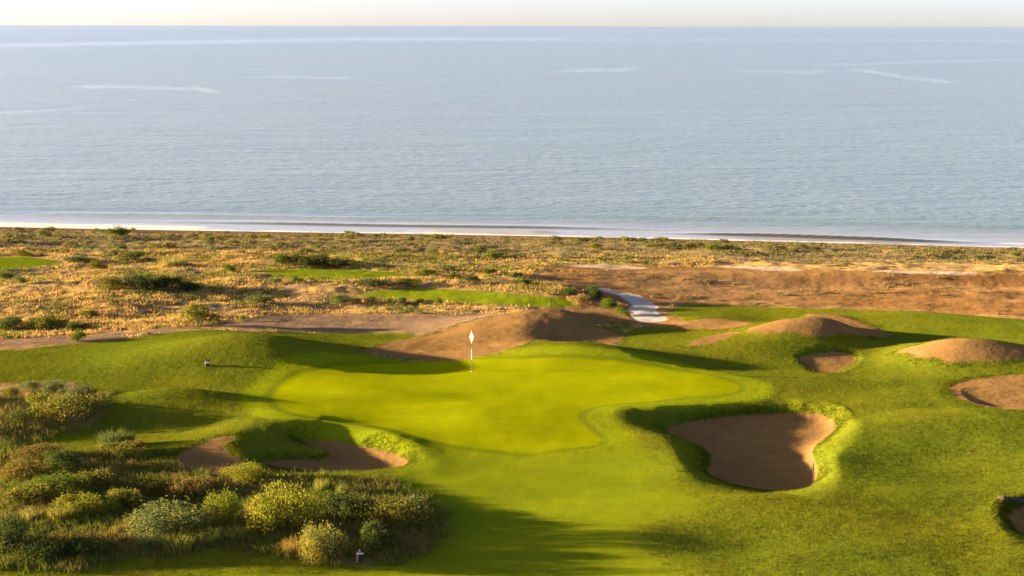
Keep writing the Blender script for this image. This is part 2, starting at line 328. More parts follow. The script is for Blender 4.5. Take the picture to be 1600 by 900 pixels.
    bump = t.n('ShaderNodeBump', {'Strength': 1.0, 'Distance': 1.0, 'Height': t.m('MULTIPLY', hgt, amp)})
    # upright blades: the pile of the turf turns its sides, not its tops, to a low sun
    wn_ = t.n('ShaderNodeTexWhiteNoise', {'Vector': t.pos((170, 170, 170))}, noise_dimensions='3D').outputs['Color']
    j = t.n('ShaderNodeVectorMath', {0: wn_, 1: (0.5, 0.5, 0.5)}, operation='SUBTRACT').outputs[0]
    j = t.n('ShaderNodeVectorMath', {0: j, 1: (0.62, 0.62, 0.0)}, operation='MULTIPLY').outputs[0]
    pile = t.m('MULTIPLY', t.m('MAXIMUM', t.ramp(t.attr('turf'), -0.2, 0.3), t.ramp(t.attr('farturf'), -0.2, 0.3)), t.ramp(t.m('MAXIMUM', t.attr('bunker'), t.attr('dune')), 0.05, -0.05))
    j = t.n('ShaderNodeVectorMath', {0: j, 'Scale': t.m('MULTIPLY', pile, t.m('MULTIPLY_ADD', t.m('MAXIMUM', t.ramp(a_f, -0.5, 0.5), t.ramp(a_g, -1.8, -1.0)), 0.85, 0.15))}, operation='SCALE').outputs[0]
    nrm = t.n('ShaderNodeVectorMath', {0: bump.outputs[0], 1: j}, operation='ADD').outputs[0]
    nrm = t.n('ShaderNodeVectorMath', {0: nrm}, operation='NORMALIZE').outputs[0]
    bs = t.n('ShaderNodeBsdfDiffuse', {'Color': c, 'Roughness': 0.5, 'Normal': nrm})
    t.put(t.out.inputs[0], bs.outputs[0]); return m

# ------------------------------------------------------------------ build the land
def tag(o, label=None, cat=None, group=None, kind=None):
    if label: o['label'] = label
    if cat: o['category'] = cat
    if group: o['group'] = group
    if kind: o['kind'] = kind
    return o
def mesh_np(name, V, faces_idx, loop_start, loop_total, smooth=True):
    me = bpy.data.meshes.new(name)
    me.vertices.add(len(V)); me.vertices.foreach_set('co', np.ascontiguousarray(V, np.float32).ravel())
    me.loops.add(len(faces_idx)); me.loops.foreach_set('vertex_index', faces_idx.astype(np.int32))
    me.polygons.add(len(loop_start)); me.polygons.foreach_set('loop_start', loop_start.astype(np.int32)); me.polygons.foreach_set('loop_total', loop_total.astype(np.int32))
    me.polygons.foreach_set('use_smooth', np.full(len(loop_start), smooth))
    me.update(calc_edges=True); return me
def quads_mesh(name, V, Q, smooth=True):
    return mesh_np(name, V, Q.ravel(), np.arange(len(Q)) * 4, np.full(len(Q), 4), smooth)
def tris_mesh(name, V, T, smooth=False):
    return mesh_np(name, V, T.ravel(), np.arange(len(T)) * 3, np.full(len(T), 3), smooth)

uc = np.concatenate([-np.geomspace(5200, 90, 60), np.arange(-80, 1681, 2.0), 1600 + np.geomspace(90, 5200, 60)])
vr = np.concatenate([np.arange(925, 366, -1.3), np.arange(366, 338, -1.0)])
s_, dy_ = slope(vr); Dr = (4.5 - CZ) / s_
Dr = np.concatenate([np.geomspace(12, Dr[0] - 0.4, 26), Dr[Dr < 186], np.arange(186, 235, 2.5)])
TX = (uc - 800) / F
X = Dr[:, None] * TX[None, :]; Y = np.repeat(Dr[:, None], len(uc), 1)
Z = land_z(X, Y)
NR, NC = X.shape
idx = np.arange(NR * NC).reshape(NR, NC)
Q = np.stack([idx[:-1, :-1], idx[:-1, 1:], idx[1:, 1:], idx[1:, :-1]], -1).reshape(-1, 4)
V = np.stack([X, Y, Z], -1).reshape(-1, 3)
A = {k: sdf(X, Y, POLY[k]).ravel() for k in POLY}
A['green'] = A['green']; A['turf_raw'] = A['turf']
B_ = {nm: sdf(X, Y, sp).ravel() for nm, sp, lp, zs in BK}
LIP = np.max([sdf(X, Y, lp).ravel() for nm, sp, lp, zs in BK], 0)
S_in = (shore_y(X) - Y).ravel()
at = {
 'green': A['green'], 'fairway': A['fairway'], 'turf': A['turf'], 'plain': A['plain'], 'flat': A['flat'], 'path': A['path'],
 'farturf': np.max([A['far_green'], A['far_green_b'], A['far_green_c']], 0),
 'dune': np.max([A['dune'], A['dune_b'], A['dune_c'], A['dune_d'], A['scar'], A['scar_b']], 0),
 'bunker': np.max(list(B_.values()), 0), 'beach': np.clip(13.0 - S_in, -6, 6),
 'track': np.max([A[k] for k in POLY if k.startswith('track')], 0),
 'strip': sstep(46, 34, S_in), 'fore': sstep(84, 76, Y.ravel()),
}
fc = lambda a: a[Q].mean(1)                                   # value at the middle of a face
reg = np.zeros(len(Q), int); names = {0: ('dune_ground', 'sandy dune ground with dry golden grass and low scrub')}
def put(i, mask, name, label): reg[mask] = i; names[i] = (name, label)
put(1, fc(at['plain']) > 0, 'sand_plain', 'bare brown sandy ground between the course and the beach dunes')
put(2, fc(at['flat']) > 0, 'sand_flat', 'greyish sand flat behind the left grass mounds')
put(3, fc(at['beach']) > 0, 'beach', 'dark reddish sand beach at the edge of the water')
put(4, fc(at['turf']) > 0, 'rough_ground', 'rolling green rough of the golf course')
put(5, fc(A['fairway']) > 0, 'fairway', 'mown fairway running up to the putting green')
put(6, fc(A['green']) > 0, 'putting_green', 'smooth bright putting green around the flagstick')
put(7, fc(A['far_green']) > 0, 'mown_ground', 'small patch of bright turf at the far left edge')
put(8, fc(A['far_green_b']) > 0, 'mown_ground', 'strip of turf behind the dune scrub, farther from the flag')
put(9, fc(A['far_green_c']) > 0, 'mown_ground', 'strip of turf just behind the large sand dune')
put(10, fc(A['dune']) > 0, 'dune_hill', 'large bare sand dune behind the flagstick')
put(11, fc(A['dune_b']) > 0, 'dune_hill', 'rounded bare sand mound above the small bunker')
put(12, fc(A['dune_c']) > 0, 'dune_hill', 'bare sand mound at the right edge')
put(13, fc(A['dune_d']) > 0, 'dune_hill', 'low bare sand mound beside the path end')
put(14, fc(A['path']) > 0, 'path', 'pale winding concrete path towards the beach')
for k, (nm, lab) in enumerate([('main', 'kidney shaped shaded bunker at the right front of the green'), ('left', 'narrow shaded bunker under the left mound'), ('right', 'bunker cut by the right edge of the picture'), ('small', 'small bunker patch below the rounded sand mound'), ('corner', 'dark bunker at the lower right edge')]):
    put(20 + k, fc(B_[nm]) > 0, 'sand_ground', lab)
# shared smooth normals over all pieces, so no seam shows where they meet
full = quads_mesh('full', V, Q)
NV = np.empty(len(V) * 3, np.float32); full.vertices.foreach_get('normal', NV); NV = NV.reshape(-1, 3)
bpy.data.meshes.remove(full)
LAND = mat_land()
for i, (nm, lab) in names.items():
    q = Q[reg == i]
    if not len(q): continue
    used, inv = np.unique(q.ravel(), return_inverse=True)
    me = quads_mesh(nm, V[used], inv.reshape(-1, 4))
    for k, a in at.items():
        me.attributes.new(k, 'FLOAT', 'POINT').data.foreach_set('value', a[used].astype(np.float32))
    me.normals_split_custom_set_from_vertices(NV[used].tolist() if False else NV[used])
    me.materials.append(LAND)
    o = bpy.data.objects.new(nm, me); COL.objects.link(o); tag(o, lab, kind='structure')
SURF = lambda x, y: land_z(np.asarray(x, float), np.asarray(y, float))

# ------------------------------------------------------------------ the sea
def mat_sea():
    m = material('sea'); t = NT(m)
    foam = t.attr('foam'); slick = t.attr('slick'); off = t.attr('offshore')
    P = t.pos()
    n1 = t.noise(0.9, 3, 0.6, t.pos((0.55, 1.0, 1))); n2 = t.noise(0.16, 3, 0.6, t.pos((0.45, 1.0, 1))); n3 = t.noise(0.028, 3, 0.6, t.pos((0.35, 1.0, 1))); n4 = t.noise(0.0045, 4, 0.6, t.pos((0.3, 1.0, 1)))
    calm = t.m('MULTIPLY', t.ramp(off, 5, 40, 0.12, 1.0), t.m('MULTIPLY_ADD', slick, -0.85, 1.0))
    h = t.m('ADD', t.m('MULTIPLY', n1, 0.24), t.m('MULTIPLY', n2, 0.32)); h = t.m('ADD', h, t.m('MULTIPLY', n3, 0.6)); h = t.m('ADD', h, t.m('MULTIPLY', n4, 1.6))
    bump = t.n('ShaderNodeBump', {'Strength': 1.0, 'Distance': 1.0, 'Height': t.m('MULTIPLY', h, calm)})
    deep = t.mix(t.ramp(n4, 0.35, 0.65), (0.225, 0.315, 0.335), (0.23, 0.335, 0.34))
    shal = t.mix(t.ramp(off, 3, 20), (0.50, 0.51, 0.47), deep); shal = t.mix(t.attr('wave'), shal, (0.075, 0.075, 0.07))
    bs = t.n('ShaderNodeBsdfPrincipled', {'Base Color': shal, 'Roughness': t.m('MULTIPLY_ADD', calm, 0.10, 0.05), 'Normal': bump.outputs[0], 'IOR': 1.333})
    fm = t.n('ShaderNodeBsdfDiffuse', {'Color': (0.80, 0.81, 0.76)})
    fn = t.noise(1.6, 5, 0.75, t.pos((0.5, 1.2, 1)))
    mx = t.n('ShaderNodeMixShader', {0: t.ramp(t.m('ADD', foam, t.m('MULTIPLY_ADD', fn, 0.9, -0.45)), 0.38, 0.62), 1: bs.outputs[0], 2: fm.outputs[0]})
    t.put(t.out.inputs[0], mx.outputs[0]); return m
us = np.concatenate([-np.geomspace(9000, 90, 50), np.arange(-80, 1681, 4.0), 1600 + np.geomspace(90, 9000, 50)])
vs = np.concatenate([np.arange(392, 330, -0.7), np.arange(330, 44, -1.3)])
s_, dy_ = slope(vs); Ds = np.concatenate([-CZ / s_, np.geomspace(16000, 90000, 12)])
Ds = Ds[Ds > 165]
TXs = (us - 800) / F
XS = Ds[:, None] * TXs[None, :]; YS = np.repeat(Ds[:, None], len(us), 1)
OFF = YS - shore_y(XS)
def wave_line(x, y, off0, amp, wid_f, wid_b, x0, x1, soft):
    d = (y - shore_y(x)) - off0 - 0.5 * np.sin(x * 0.11) - 0.4 * np.sin(x * 0.043 + 2)
    g = np.exp(-(d / np.where(d < 0, wid_f, wid_b)) ** 2)
    return amp * g * sstep(x0, x0 + soft, x) * sstep(x1, x1 - soft, x)
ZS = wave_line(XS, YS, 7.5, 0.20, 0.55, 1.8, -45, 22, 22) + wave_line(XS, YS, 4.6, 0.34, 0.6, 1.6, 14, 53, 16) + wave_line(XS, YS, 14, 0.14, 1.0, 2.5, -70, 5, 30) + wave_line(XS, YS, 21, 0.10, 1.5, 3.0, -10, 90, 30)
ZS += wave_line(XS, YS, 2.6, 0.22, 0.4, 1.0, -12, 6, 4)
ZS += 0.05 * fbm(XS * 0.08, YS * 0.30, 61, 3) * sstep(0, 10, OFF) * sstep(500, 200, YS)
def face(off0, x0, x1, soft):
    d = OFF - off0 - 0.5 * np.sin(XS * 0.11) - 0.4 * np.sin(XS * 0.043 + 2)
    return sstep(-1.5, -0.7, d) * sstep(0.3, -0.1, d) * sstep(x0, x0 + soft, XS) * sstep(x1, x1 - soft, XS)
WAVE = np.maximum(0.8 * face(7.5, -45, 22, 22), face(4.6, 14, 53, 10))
FOAM = sstep(3.2, 0.6, OFF - 0.8 * fbm(XS * 0.12, YS * 0.0 + 3.3, 71, 3)) * np.where(XS < 10, 0.86, 0.76) * (0.75 + 0.25 * fbm(XS * 0.3, YS * 0.5, 73, 3))
FOAM = np.maximum(FOAM, 0.75 * sstep(6.0, 3.5, OFF) * sstep(-30, -38, XS))
FOAM = np.maximum(FOAM, 0.85 * np.exp(-((OFF - 4.2) / 0.8) ** 2) * sstep(49, 54, XS))
UU = XS / YS * F + 800
ppix = np.interp(YS, np.concatenate([[1], Ds]), np.concatenate([[900], 40 + F * CZ / Ds]))   # how high the row stands over the shore
SL = np.zeros_like(XS)
def slick(pts, w, k=1.0):
    global SL
    pts = np.array(pts, float); vv = np.interp(UU, pts[:, 0], pts[:, 1]); inside = sstep(pts[0, 0], pts[0, 0] + 60, UU) * sstep(pts[-1, 0], pts[-1, 0] - 40, UU)
    SL = np.maximum(SL, k * inside * np.exp(-((ppix - vv + 1.2 * fbm(UU * 0.02, ppix * 0.2, 81, 3)) / w) ** 2))
slick([(-400, 76), (0, 72), (300, 66), (560, 61), (900, 60)], 3.0, 0.5); slick([(500, 60), (900, 61), (1700, 62)], 2.0, 0.3)
slick([(80, 133), (200, 134), (300, 137), (350, 143)], 2.6, 0.55); slick([(360, 119), (430, 118), (560, 121)], 1.5, 0.5); slick([(-200, 176), (0, 174), (140, 166)], 2.2, 0.2)
slick([(840, 109), (930, 107), (1000, 105)], 2.5, 0.5); slick([(1240, 98), (1330, 98), (1440, 93), (1620, 90)], 1.8, 0.35); slick([(1280, 105), (1350, 110), (1400, 119), (1490, 127)], 2.4, 0.5)
slick([(1100, 108), (1230, 110), (1300, 108)], 2.5, 0.3)
ids = np.arange(XS.size).reshape(XS.shape)
QS = np.stack([ids[:-1, :-1], ids[:-1, 1:], ids[1:, 1:], ids[1:, :-1]], -1).reshape(-1, 4)
me = quads_mesh('sea', np.stack([XS, YS, ZS], -1).reshape(-1, 3), QS)
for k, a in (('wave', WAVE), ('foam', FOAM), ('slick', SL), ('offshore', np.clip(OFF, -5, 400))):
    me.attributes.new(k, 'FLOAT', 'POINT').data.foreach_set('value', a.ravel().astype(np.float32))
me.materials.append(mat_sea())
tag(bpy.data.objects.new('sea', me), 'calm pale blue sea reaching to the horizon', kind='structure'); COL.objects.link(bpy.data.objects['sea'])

#@@OBJECTS
# ------------------------------------------------------------------ materials of things
def simple(name, col, rough=0.7, var=0.15, scale=30.0):
    m = material(name); t = NT(m)
    n = t.noise(scale, 3, 0.6, t.n('ShaderNodeTexCoord').outputs['Object'])
    c = t.mix(n, tuple(v * (1 - var) for v in col), tuple(min(1, v * (1 + var)) for v in col))
    bs = t.n('ShaderNodeBsdfPrincipled', {'Base Color': c, 'Roughness': rough}); t.put(t.out.inputs[0], bs.outputs[0]); return m
def mat_leaf(name, trans=0.35, fixed=None):
    m = material(name); t = NT(m)
    rnd = t.n('ShaderNodeNewGeometry').outputs['Random Per Island']
    base = t.n('ShaderNodeObjectInfo').outputs['Color'] if fixed is None else None
    if fixed is None:
        ob = t.noise(3.4, 3, 0.6, t.n('ShaderNodeTexCoord').outputs['Object'])
        base = t.mix(t.ramp(ob, 0.45, 0.62), base, t.mix(1.0, base, (1.3, 1.12, 0.85), 'MULTIPLY')); base = t.mix(t.ramp(ob, 0.44, 0.30), base, t.mix(1.0, base, (0.72, 0.85, 0.95), 'MULTIPLY'))
        c = t.mix(t.m('MULTIPLY', rnd, 0.55), base, t.mix(1.0, base, (0.55, 0.62, 0.6), 'MULTIPLY'))
        c = t.mix(t.ramp(rnd, 0.80, 0.95, 0, 0.55), c, t.mix(1.0, base, (2.0, 1.75, 1.6), 'MULTIPLY'))
    else:
        lo, hi, alt, sc = fixed
        pn = t.noise(sc, 3, 0.6, t.pos())
        c = t.mix(rnd, lo, hi); c = t.mix(t.ramp(pn, 0.42, 0.6), c, t.mix(0.75, c, alt))
    d = t.n('ShaderNodeBsdfDiffuse', {'Color': c, 'Roughness': 0.6}); tr = t.n('ShaderNodeBsdfTranslucent', {'Color': c})
    mx = t.n('ShaderNodeMixShader', {0: trans, 1: d.outputs[0], 2: tr.outputs[0]})
    t.put(t.out.inputs[0], mx.outputs[0]); return m
LEAF = mat_leaf('shrub_leaf', 0.34)
WOOD = simple('bark', (0.13, 0.095, 0.06), 0.9)

# ------------------------------------------------------------------ plants
def rand_dirs(n, up=0.0):
    d = rng.normal(size=(n, 3)); d[:, 2] += up; return d / np.linalg.norm(d, axis=1, keepdims=True)
def leaf_mesh(name, n, leaf, lobes, spread, flat=0.62, twig=0.0):
    """unit-wide dome of leaf clumps: lobes on a dome, leaves in each lobe's shell"""
    a = rng.uniform(0, 2 * np.pi, lobes); r = np.sqrt(rng.uniform(0, 1, lobes)) * (0.40 + 0.07 * np.sin(2 * a + rng.uniform(0, 6)) + 0.05 * np.sin(3 * a + rng.uniform(0, 6)))
    c = np.stack([np.cos(a) * r, np.sin(a) * r, flat * (0.62 * np.sqrt(np.maximum(0, 1 - (r / 0.5) ** 2)) * rng.uniform(0.4, 1.08, lobes))], 1)
    R_ = rng.uniform(0.12, 0.24, lobes) * spread
    li = rng.choice(lobes, n, p=R_ ** 2 / (R_ ** 2).sum()); d = rand_dirs(n, 0.35)
    p = c[li] + d * (R_[li] * rng.uniform(0.62, 1.06, n) ** 1)[:, None] * np.array([1, 1, 0.85])
    p = p + rng.normal(size=(n, 3)) * 0.016
    sh = rng.uniform(size=n) < 0.10; p[sh, 2] += rng.uniform(0.02, 0.13, sh.sum())
    p[:, 2] = np.maximum(p[:, 2], rng.uniform(0.0, 0.06, n))
    ax = rand_dirs(n, 0.2) * 0.8 + d * 0.6; ax /= np.linalg.norm(ax, axis=1, keepdims=True)
    sd = np.cross(ax, rand_dirs(n)); sd /= np.linalg.norm(sd, axis=1, keepdims=True) + 1e-9
    L = (leaf * rng.uniform(0.6, 1.4, n))[:, None]
    Vv = np.stack([p, p + ax * L * 0.5 + sd * L * 0.27, p + ax * L, p + ax * L * 0.5 - sd * L * 0.27], 1).reshape(-1, 3)
    me = quads_mesh(name, Vv, np.arange(4 * n).reshape(-1, 4), False); me.materials.append(LEAF); return me
def blade_arrays(p, h, w, lean, az, bend):
    """two-piece blades: p base points, h height, w width"""
    n = len(p); dirv = np.stack([np.cos(az), np.sin(az), np.zeros(n)], 1); sdv = np.stack([-np.sin(az), np.cos(az), np.zeros(n)], 1)
    tw = rng.uniform(0, np.pi, n); sdv = sdv * np.cos(tw)[:, None] + dirv * np.sin(tw)[:, None]
    up = np.array([0, 0, 1.0])
    m1 = p + up * (h * 0.55)[:, None] + dirv * (h * lean * 0.45)[:, None]; tp = p + up * (h * (1 - 0.25 * bend))[:, None] + dirv * (h * (lean + bend))[:, None]
    Vv = np.stack([p - sdv * w[:, None] * .5, p + sdv * w[:, None] * .5, m1 + sdv * w[:, None] * .42, m1 - sdv * w[:, None] * .42, tp], 1)
    k = np.arange(n)[:, None] * 5
    T = np.concatenate([k + [0, 1, 2], k + [0, 2, 3], k + [3, 2, 4]], 1).reshape(-1, 3)
    return Vv.reshape(-1, 3), T
def reed_mesh(name, n, w=0.018, seed=0):
    a = rng.uniform(0, 2 * np.pi, n); r = np.sqrt(rng.uniform(0, 1, n)) * 0.33
    p = np.stack([np.cos(a) * r, np.sin(a) * r, np.zeros(n)], 1)
    h = rng.uniform(0.35, 1.0, n) * (1 - 0.6 * r); az = a + rng.normal(0, 0.7, n)
    Vv, T = blade_arrays(p, h, np.full(n, w) * rng.uniform(0.6, 1.3, n), rng.uniform(0.02, 0.22, n), az, rng.uniform(0.0, 0.3, n))
    me = tris_mesh(name, Vv, T); me.materials.append(LEAF); return me
def stem_mesh(name, n=7):
    bm = bmesh.new()
    for i in range(n):
        a = random.uniform(0, 6.28); p0 = Vector((0.05 * math.cos(a), 0.05 * math.sin(a), -0.05)); p1 = Vector((0.30 * math.cos(a), 0.30 * math.sin(a), random.uniform(0.18, 0.36)))
        pm = (p0 + p1) / 2 + Vector((random.uniform(-.04, .04), random.uniform(-.04, .04), 0.06)); rings = []
        for p, r in ((p0, 0.014), (pm, 0.010), (p1, 0.004)):
            rings.append([bm.verts.new(p + Vector((r * math.cos(q * 2.094), r * math.sin(q * 2.094), 0))) for q in range(3)])
        for A_, B2 in zip(rings, rings[1:]):
            for q in range(3): bm.faces.new((A_[q], A_[(q + 1) % 3], B2[(q + 1) % 3], B2[q]))
    me = bpy.data.meshes.new(name); bm.to_mesh(me); bm.free(); me.materials.append(WOOD); return me
DENSE = [leaf_mesh('foliage', 5200, 0.034, 26, 1.0) for _ in range(4)]
BRUSH = [leaf_mesh('foliage', 3600, 0.045, 16, 0.85, 0.7) for _ in range(3)]
LOWB = [leaf_mesh('foliage', 3600, 0.036, 30, 0.75, 0.5) for _ in range(3)]
FAR = [leaf_mesh('foliage', 420, 0.11, 9, 0.95) for _ in range(6)]
REED = [reed_mesh('blade_clump', 420) for _ in range(3)]
STEM = [stem_mesh('stem') for _ in range(3)]
C_YEL, C_GRN, C_GREY, C_OLIVE, C_DARK, C_BROWN, C_STRAW, C_LIME = (0.18, 0.175, 0.022), (0.095, 0.12, 0.018), (0.11, 0.128, 0.046), (0.13, 0.122, 0.024), (0.062, 0.08, 0.022), (0.15, 0.112, 0.034), (0.30, 0.21, 0.075), (0.15, 0.19, 0.02)

def ground(u, v):
    p = march(np.array([[u, v]]), SURF0)[0]; return p[0], p[1], float(SURF(np.array([p[0]]), np.array([p[1]]))[0])
SURF0 = lambda x, y: land_z(x, y)
def plant(kind, u, v, wpx, hpx, col, label, group=None, name='shrub', cat='shrub', parts=True):
    """u, v: where the foot of the plant meets the ground in view"""
    x, y, z = ground(u, v); ppm = F / math.hypot(y, CZ - z); w = wpx / ppm; h = hpx / ppm
    y += w * 0.22; z = float(SURF(np.array([x]), np.array([y]))[0])
    src = {'dense': DENSE, 'brush': BRUSH, 'low': LOWB, 'reed': REED, 'far': FAR}[kind]
    me = random.choice(src); zz = h if kind == 'reed' else h / 0.56 * (1.0 if u > 400 and v > 700 else 0.9)
    if parts and kind != 'reed':
        root = bpy.data.objects.new(name, None); COL.objects.link(root)
        o = bpy.data.objects.new('foliage', me); o.parent = root; COL.objects.link(o)
        st = bpy.data.objects.new('stem', random.choice(STEM)); st.parent = root; COL.objects.link(st)
    else:
        root = o = bpy.data.objects.new(name, me); COL.objects.link(root)
    root.location = (x, y, z - 0.03 * h); root.rotation_euler = (0, 0, random.uniform(0, 6.28)); root.scale = (w * random.uniform(0.98, 1.2), w * random.uniform(0.9, 1.15), zz * random.uniform(0.92, 1.08))
    k = random.uniform(1.25, 1.6); o.color = (col[0] * k, col[1] * k * 1.06, col[2] * k, 1)
    return tag(root, label, cat, group)

G1 = 'scrub in the left foreground'; G2 = 'bushes on the knoll at the left edge'
FORE = [
 ('dense', 438, 838, 106, 86, C_YEL, 'largest bush of the foreground scrub, round, with sunlit yellow green top', G1),
 ('dense', 504, 878, 74, 62, (0.175, 0.165, 0.04), 'pale tipped bush in front, just left of the small wooden post', G1),
 ('brush', 590, 868, 60, 46, C_DARK, 'dark grey green bush directly behind the small wooden post', G1),
 ('dense', 255, 842, 138, 52, (0.13, 0.145, 0.05), 'wide grey green bush with pale sunlit left half, in the middle foreground', G1),
 ('dense', 350, 822, 60, 58, (0.13, 0.15, 0.018), 'rounded yellow green bush touching the left side of the largest bush', G1),
 ('low', 618, 832, 120, 56, C_OLIVE, 'broad olive bush at the right end of the foreground scrub', G1),
 ('low', 640, 806, 76, 30, C_GREY, 'low grey green bush at the far right tip of the scrub', G1),
 ('brush', 592, 824, 48, 34, C_YEL, 'small sunlit yellowish bush in front of the broad olive bush', G1),
 ('low', 540, 818, 96, 54, C_DARK, 'dark bush between the largest bush and the broad olive bush', G1),
 ('low', 500, 800, 70, 40, C_GRN, 'green bush behind the pale tipped bush, below the narrow bunker', G1),
 ('dense', 384, 758, 68, 34, C_YEL, 'yellow topped bush in front of the bare sand slope', G1),
 ('low', 300, 782, 90, 36, C_BROWN, 'brownish dark brush in the hollow behind the wide grey bush', G1),
 ('low', 232, 772, 76, 30, C_OLIVE, 'low olive brush left of the brownish brush in the hollow', G1),
 ('dense', 8, 872, 84, 76, C_DARK, 'tall dark bush cut by the left edge near the bottom', G1),
 ('low', 62, 880, 100, 40, C_DARK, 'low dark green bush right of the tall bush at the left edge', G1),
 ('low', 128, 876, 92, 44, (0.062, 0.078, 0.022), 'low dark green bush facing the lawn, left of a small lime tuft', G1),
 ('dense', 164, 868, 24, 16, C_LIME, 'tiny lime green tuft plant at the lawn edge, lower left', G1),
 ('dense', 168, 806, 40, 28, C_LIME, 'small bright green bush among the brush at the left', G1),
 ('brush', 195, 800, 60, 34, (0.16, 0.145, 0.03), 'straw topped brush right behind the small bright green bush', G1),
 ('low', 120, 812, 92, 40, C_YEL, 'loose yellow olive brush left of the small bright green bush', G1),
 ('low', 36, 800, 92, 40, C_OLIVE, 'olive brush above the tall dark bush of the left edge', G1),
 ('low', 90, 772, 100, 36, C_GRN, 'dull green brush in the middle of the left scrub', G1),
 ('brush', 152, 765, 74, 32, C_OLIVE, 'twiggy olive brush between the tall reeds and the bright green bush', G1),
 ('low', 30, 752, 86, 40, (0.15, 0.12, 0.03), 'golden brown brush at the left edge, halfway up the scrub', G1),
 ('brush', 92, 738, 54, 34, C_DARK, 'dark rounded bush on the upper edge of the left scrub', G1),
 ('low', 60, 722, 76, 32, C_BROWN, 'reddish brown dry brush on the upper edge of the left scrub', G1),
 ('low', 180, 722, 76, 30, (0.15, 0.145, 0.03), 'yellow olive bush under the tall reeds by the shaded hollow', G1),
 ('brush', 205, 708, 40, 18, C_BROWN, 'brown dry bush right behind the tall reeds', G1),
 ('low', 246, 716, 46, 13, C_GRN, 'green bush on the slope left of the bare sand slope', G1),
 ('low', 232, 737, 70, 13, C_OLIVE, 'flat olive bush at the foot of the bare sand slope', G1),
 ('low', 102, 664, 108, 44, C_OLIVE, 'widest, dark domed bush at the front of the left knoll', G2),
 ('dense', 130, 624, 42, 28, (0.07, 0.085, 0.035), 'dark round bush at the right end of the left knoll', G2),
 ('dense', 82, 618, 42, 26, C_GREY, 'grey green bush on the very top of the left knoll', G2),
 ('dense', 104, 630, 42, 26, (0.12, 0.13, 0.05), 'pale green bush left of the dark round one on the knoll', G2),
 ('dense', 46, 616, 34, 20, C_GREY, 'grey bush left of the top bush on the left knoll', G2),
 ('dense', 54, 628, 34, 20, C_DARK, 'small dark bush below the grey bushes of the left knoll', G2),
 ('dense', 17, 626, 28, 20, C_OLIVE, 'leftmost small round bush of the left knoll', G2),
 ('brush', 60, 640, 40, 22, C_YEL, 'small yellowish bush in the middle of the left knoll', G2),
 ('low', 34, 662, 64, 20, C_DARK, 'flat dark bush under the dry grass of the left knoll', G2),
 ('dense', -60, 640, 70, 40, C_OLIVE, 'olive bush beyond the left edge of the knoll', G2),
]
for kd, u, v, w, h, c, lab, g in FORE: plant(kd, u, v, w, h, c, lab, g)
REEDS = [(172, 698, 44, 32, (0.10, 0.125, 0.035), 'tall thin green reeds above the shaded hollow'), (196, 694, 30, 26, (0.10, 0.12, 0.04), 'thin reeds at the right side of the tall reed clump'),
 (504, 772, 20, 30, (0.24, 0.23, 0.05), 'bright yellow reed clump under the narrow bunker, left one'), (536, 776, 18, 28, (0.20, 0.20, 0.05), 'bright yellow reed clump under the narrow bunker, right one'),
 (276, 864, 48, 34, (0.24, 0.24, 0.05), 'yellow grass clump at the lawn edge in front of the wide grey bush'), (330, 852, 44, 30, (0.20, 0.20, 0.04), 'yellow green grass clump in front of the rounded yellow green bush'),
 (232, 860, 40, 30, (0.12, 0.15, 0.05), 'grey green grass clump in front of the wide grey bush'), (44, 852, 26, 24, (0.17, 0.19, 0.06), 'pale upright grass clump beside the tall dark bush'),
 (368, 850, 40, 30, (0.17, 0.18, 0.035), 'grass clump below the largest bush'), (462, 868, 44, 36, (0.28, 0.19, 0.05), 'orange dry grass clump left of the pale tipped bush'),
 (92, 818, 40, 32, (0.24, 0.21, 0.05), 'golden grass clump at the left, under the loose yellow brush'), (50, 818, 40, 28, (0.22, 0.20, 0.06), 'golden grass clump right of the tall dark bush top'),
 (270, 404, 44, 24, (0.30, 0.25, 0.08), 'tall pale grass clump on the far dunes left of the grass strip')]
for u, v, w, h, c, lab in REEDS: plant('reed', u, v + 2 if v > 500 else v + 14, w * 1.25, h, c, lab, 'reed and grass clumps', 'grass_clump', 'grass clump')

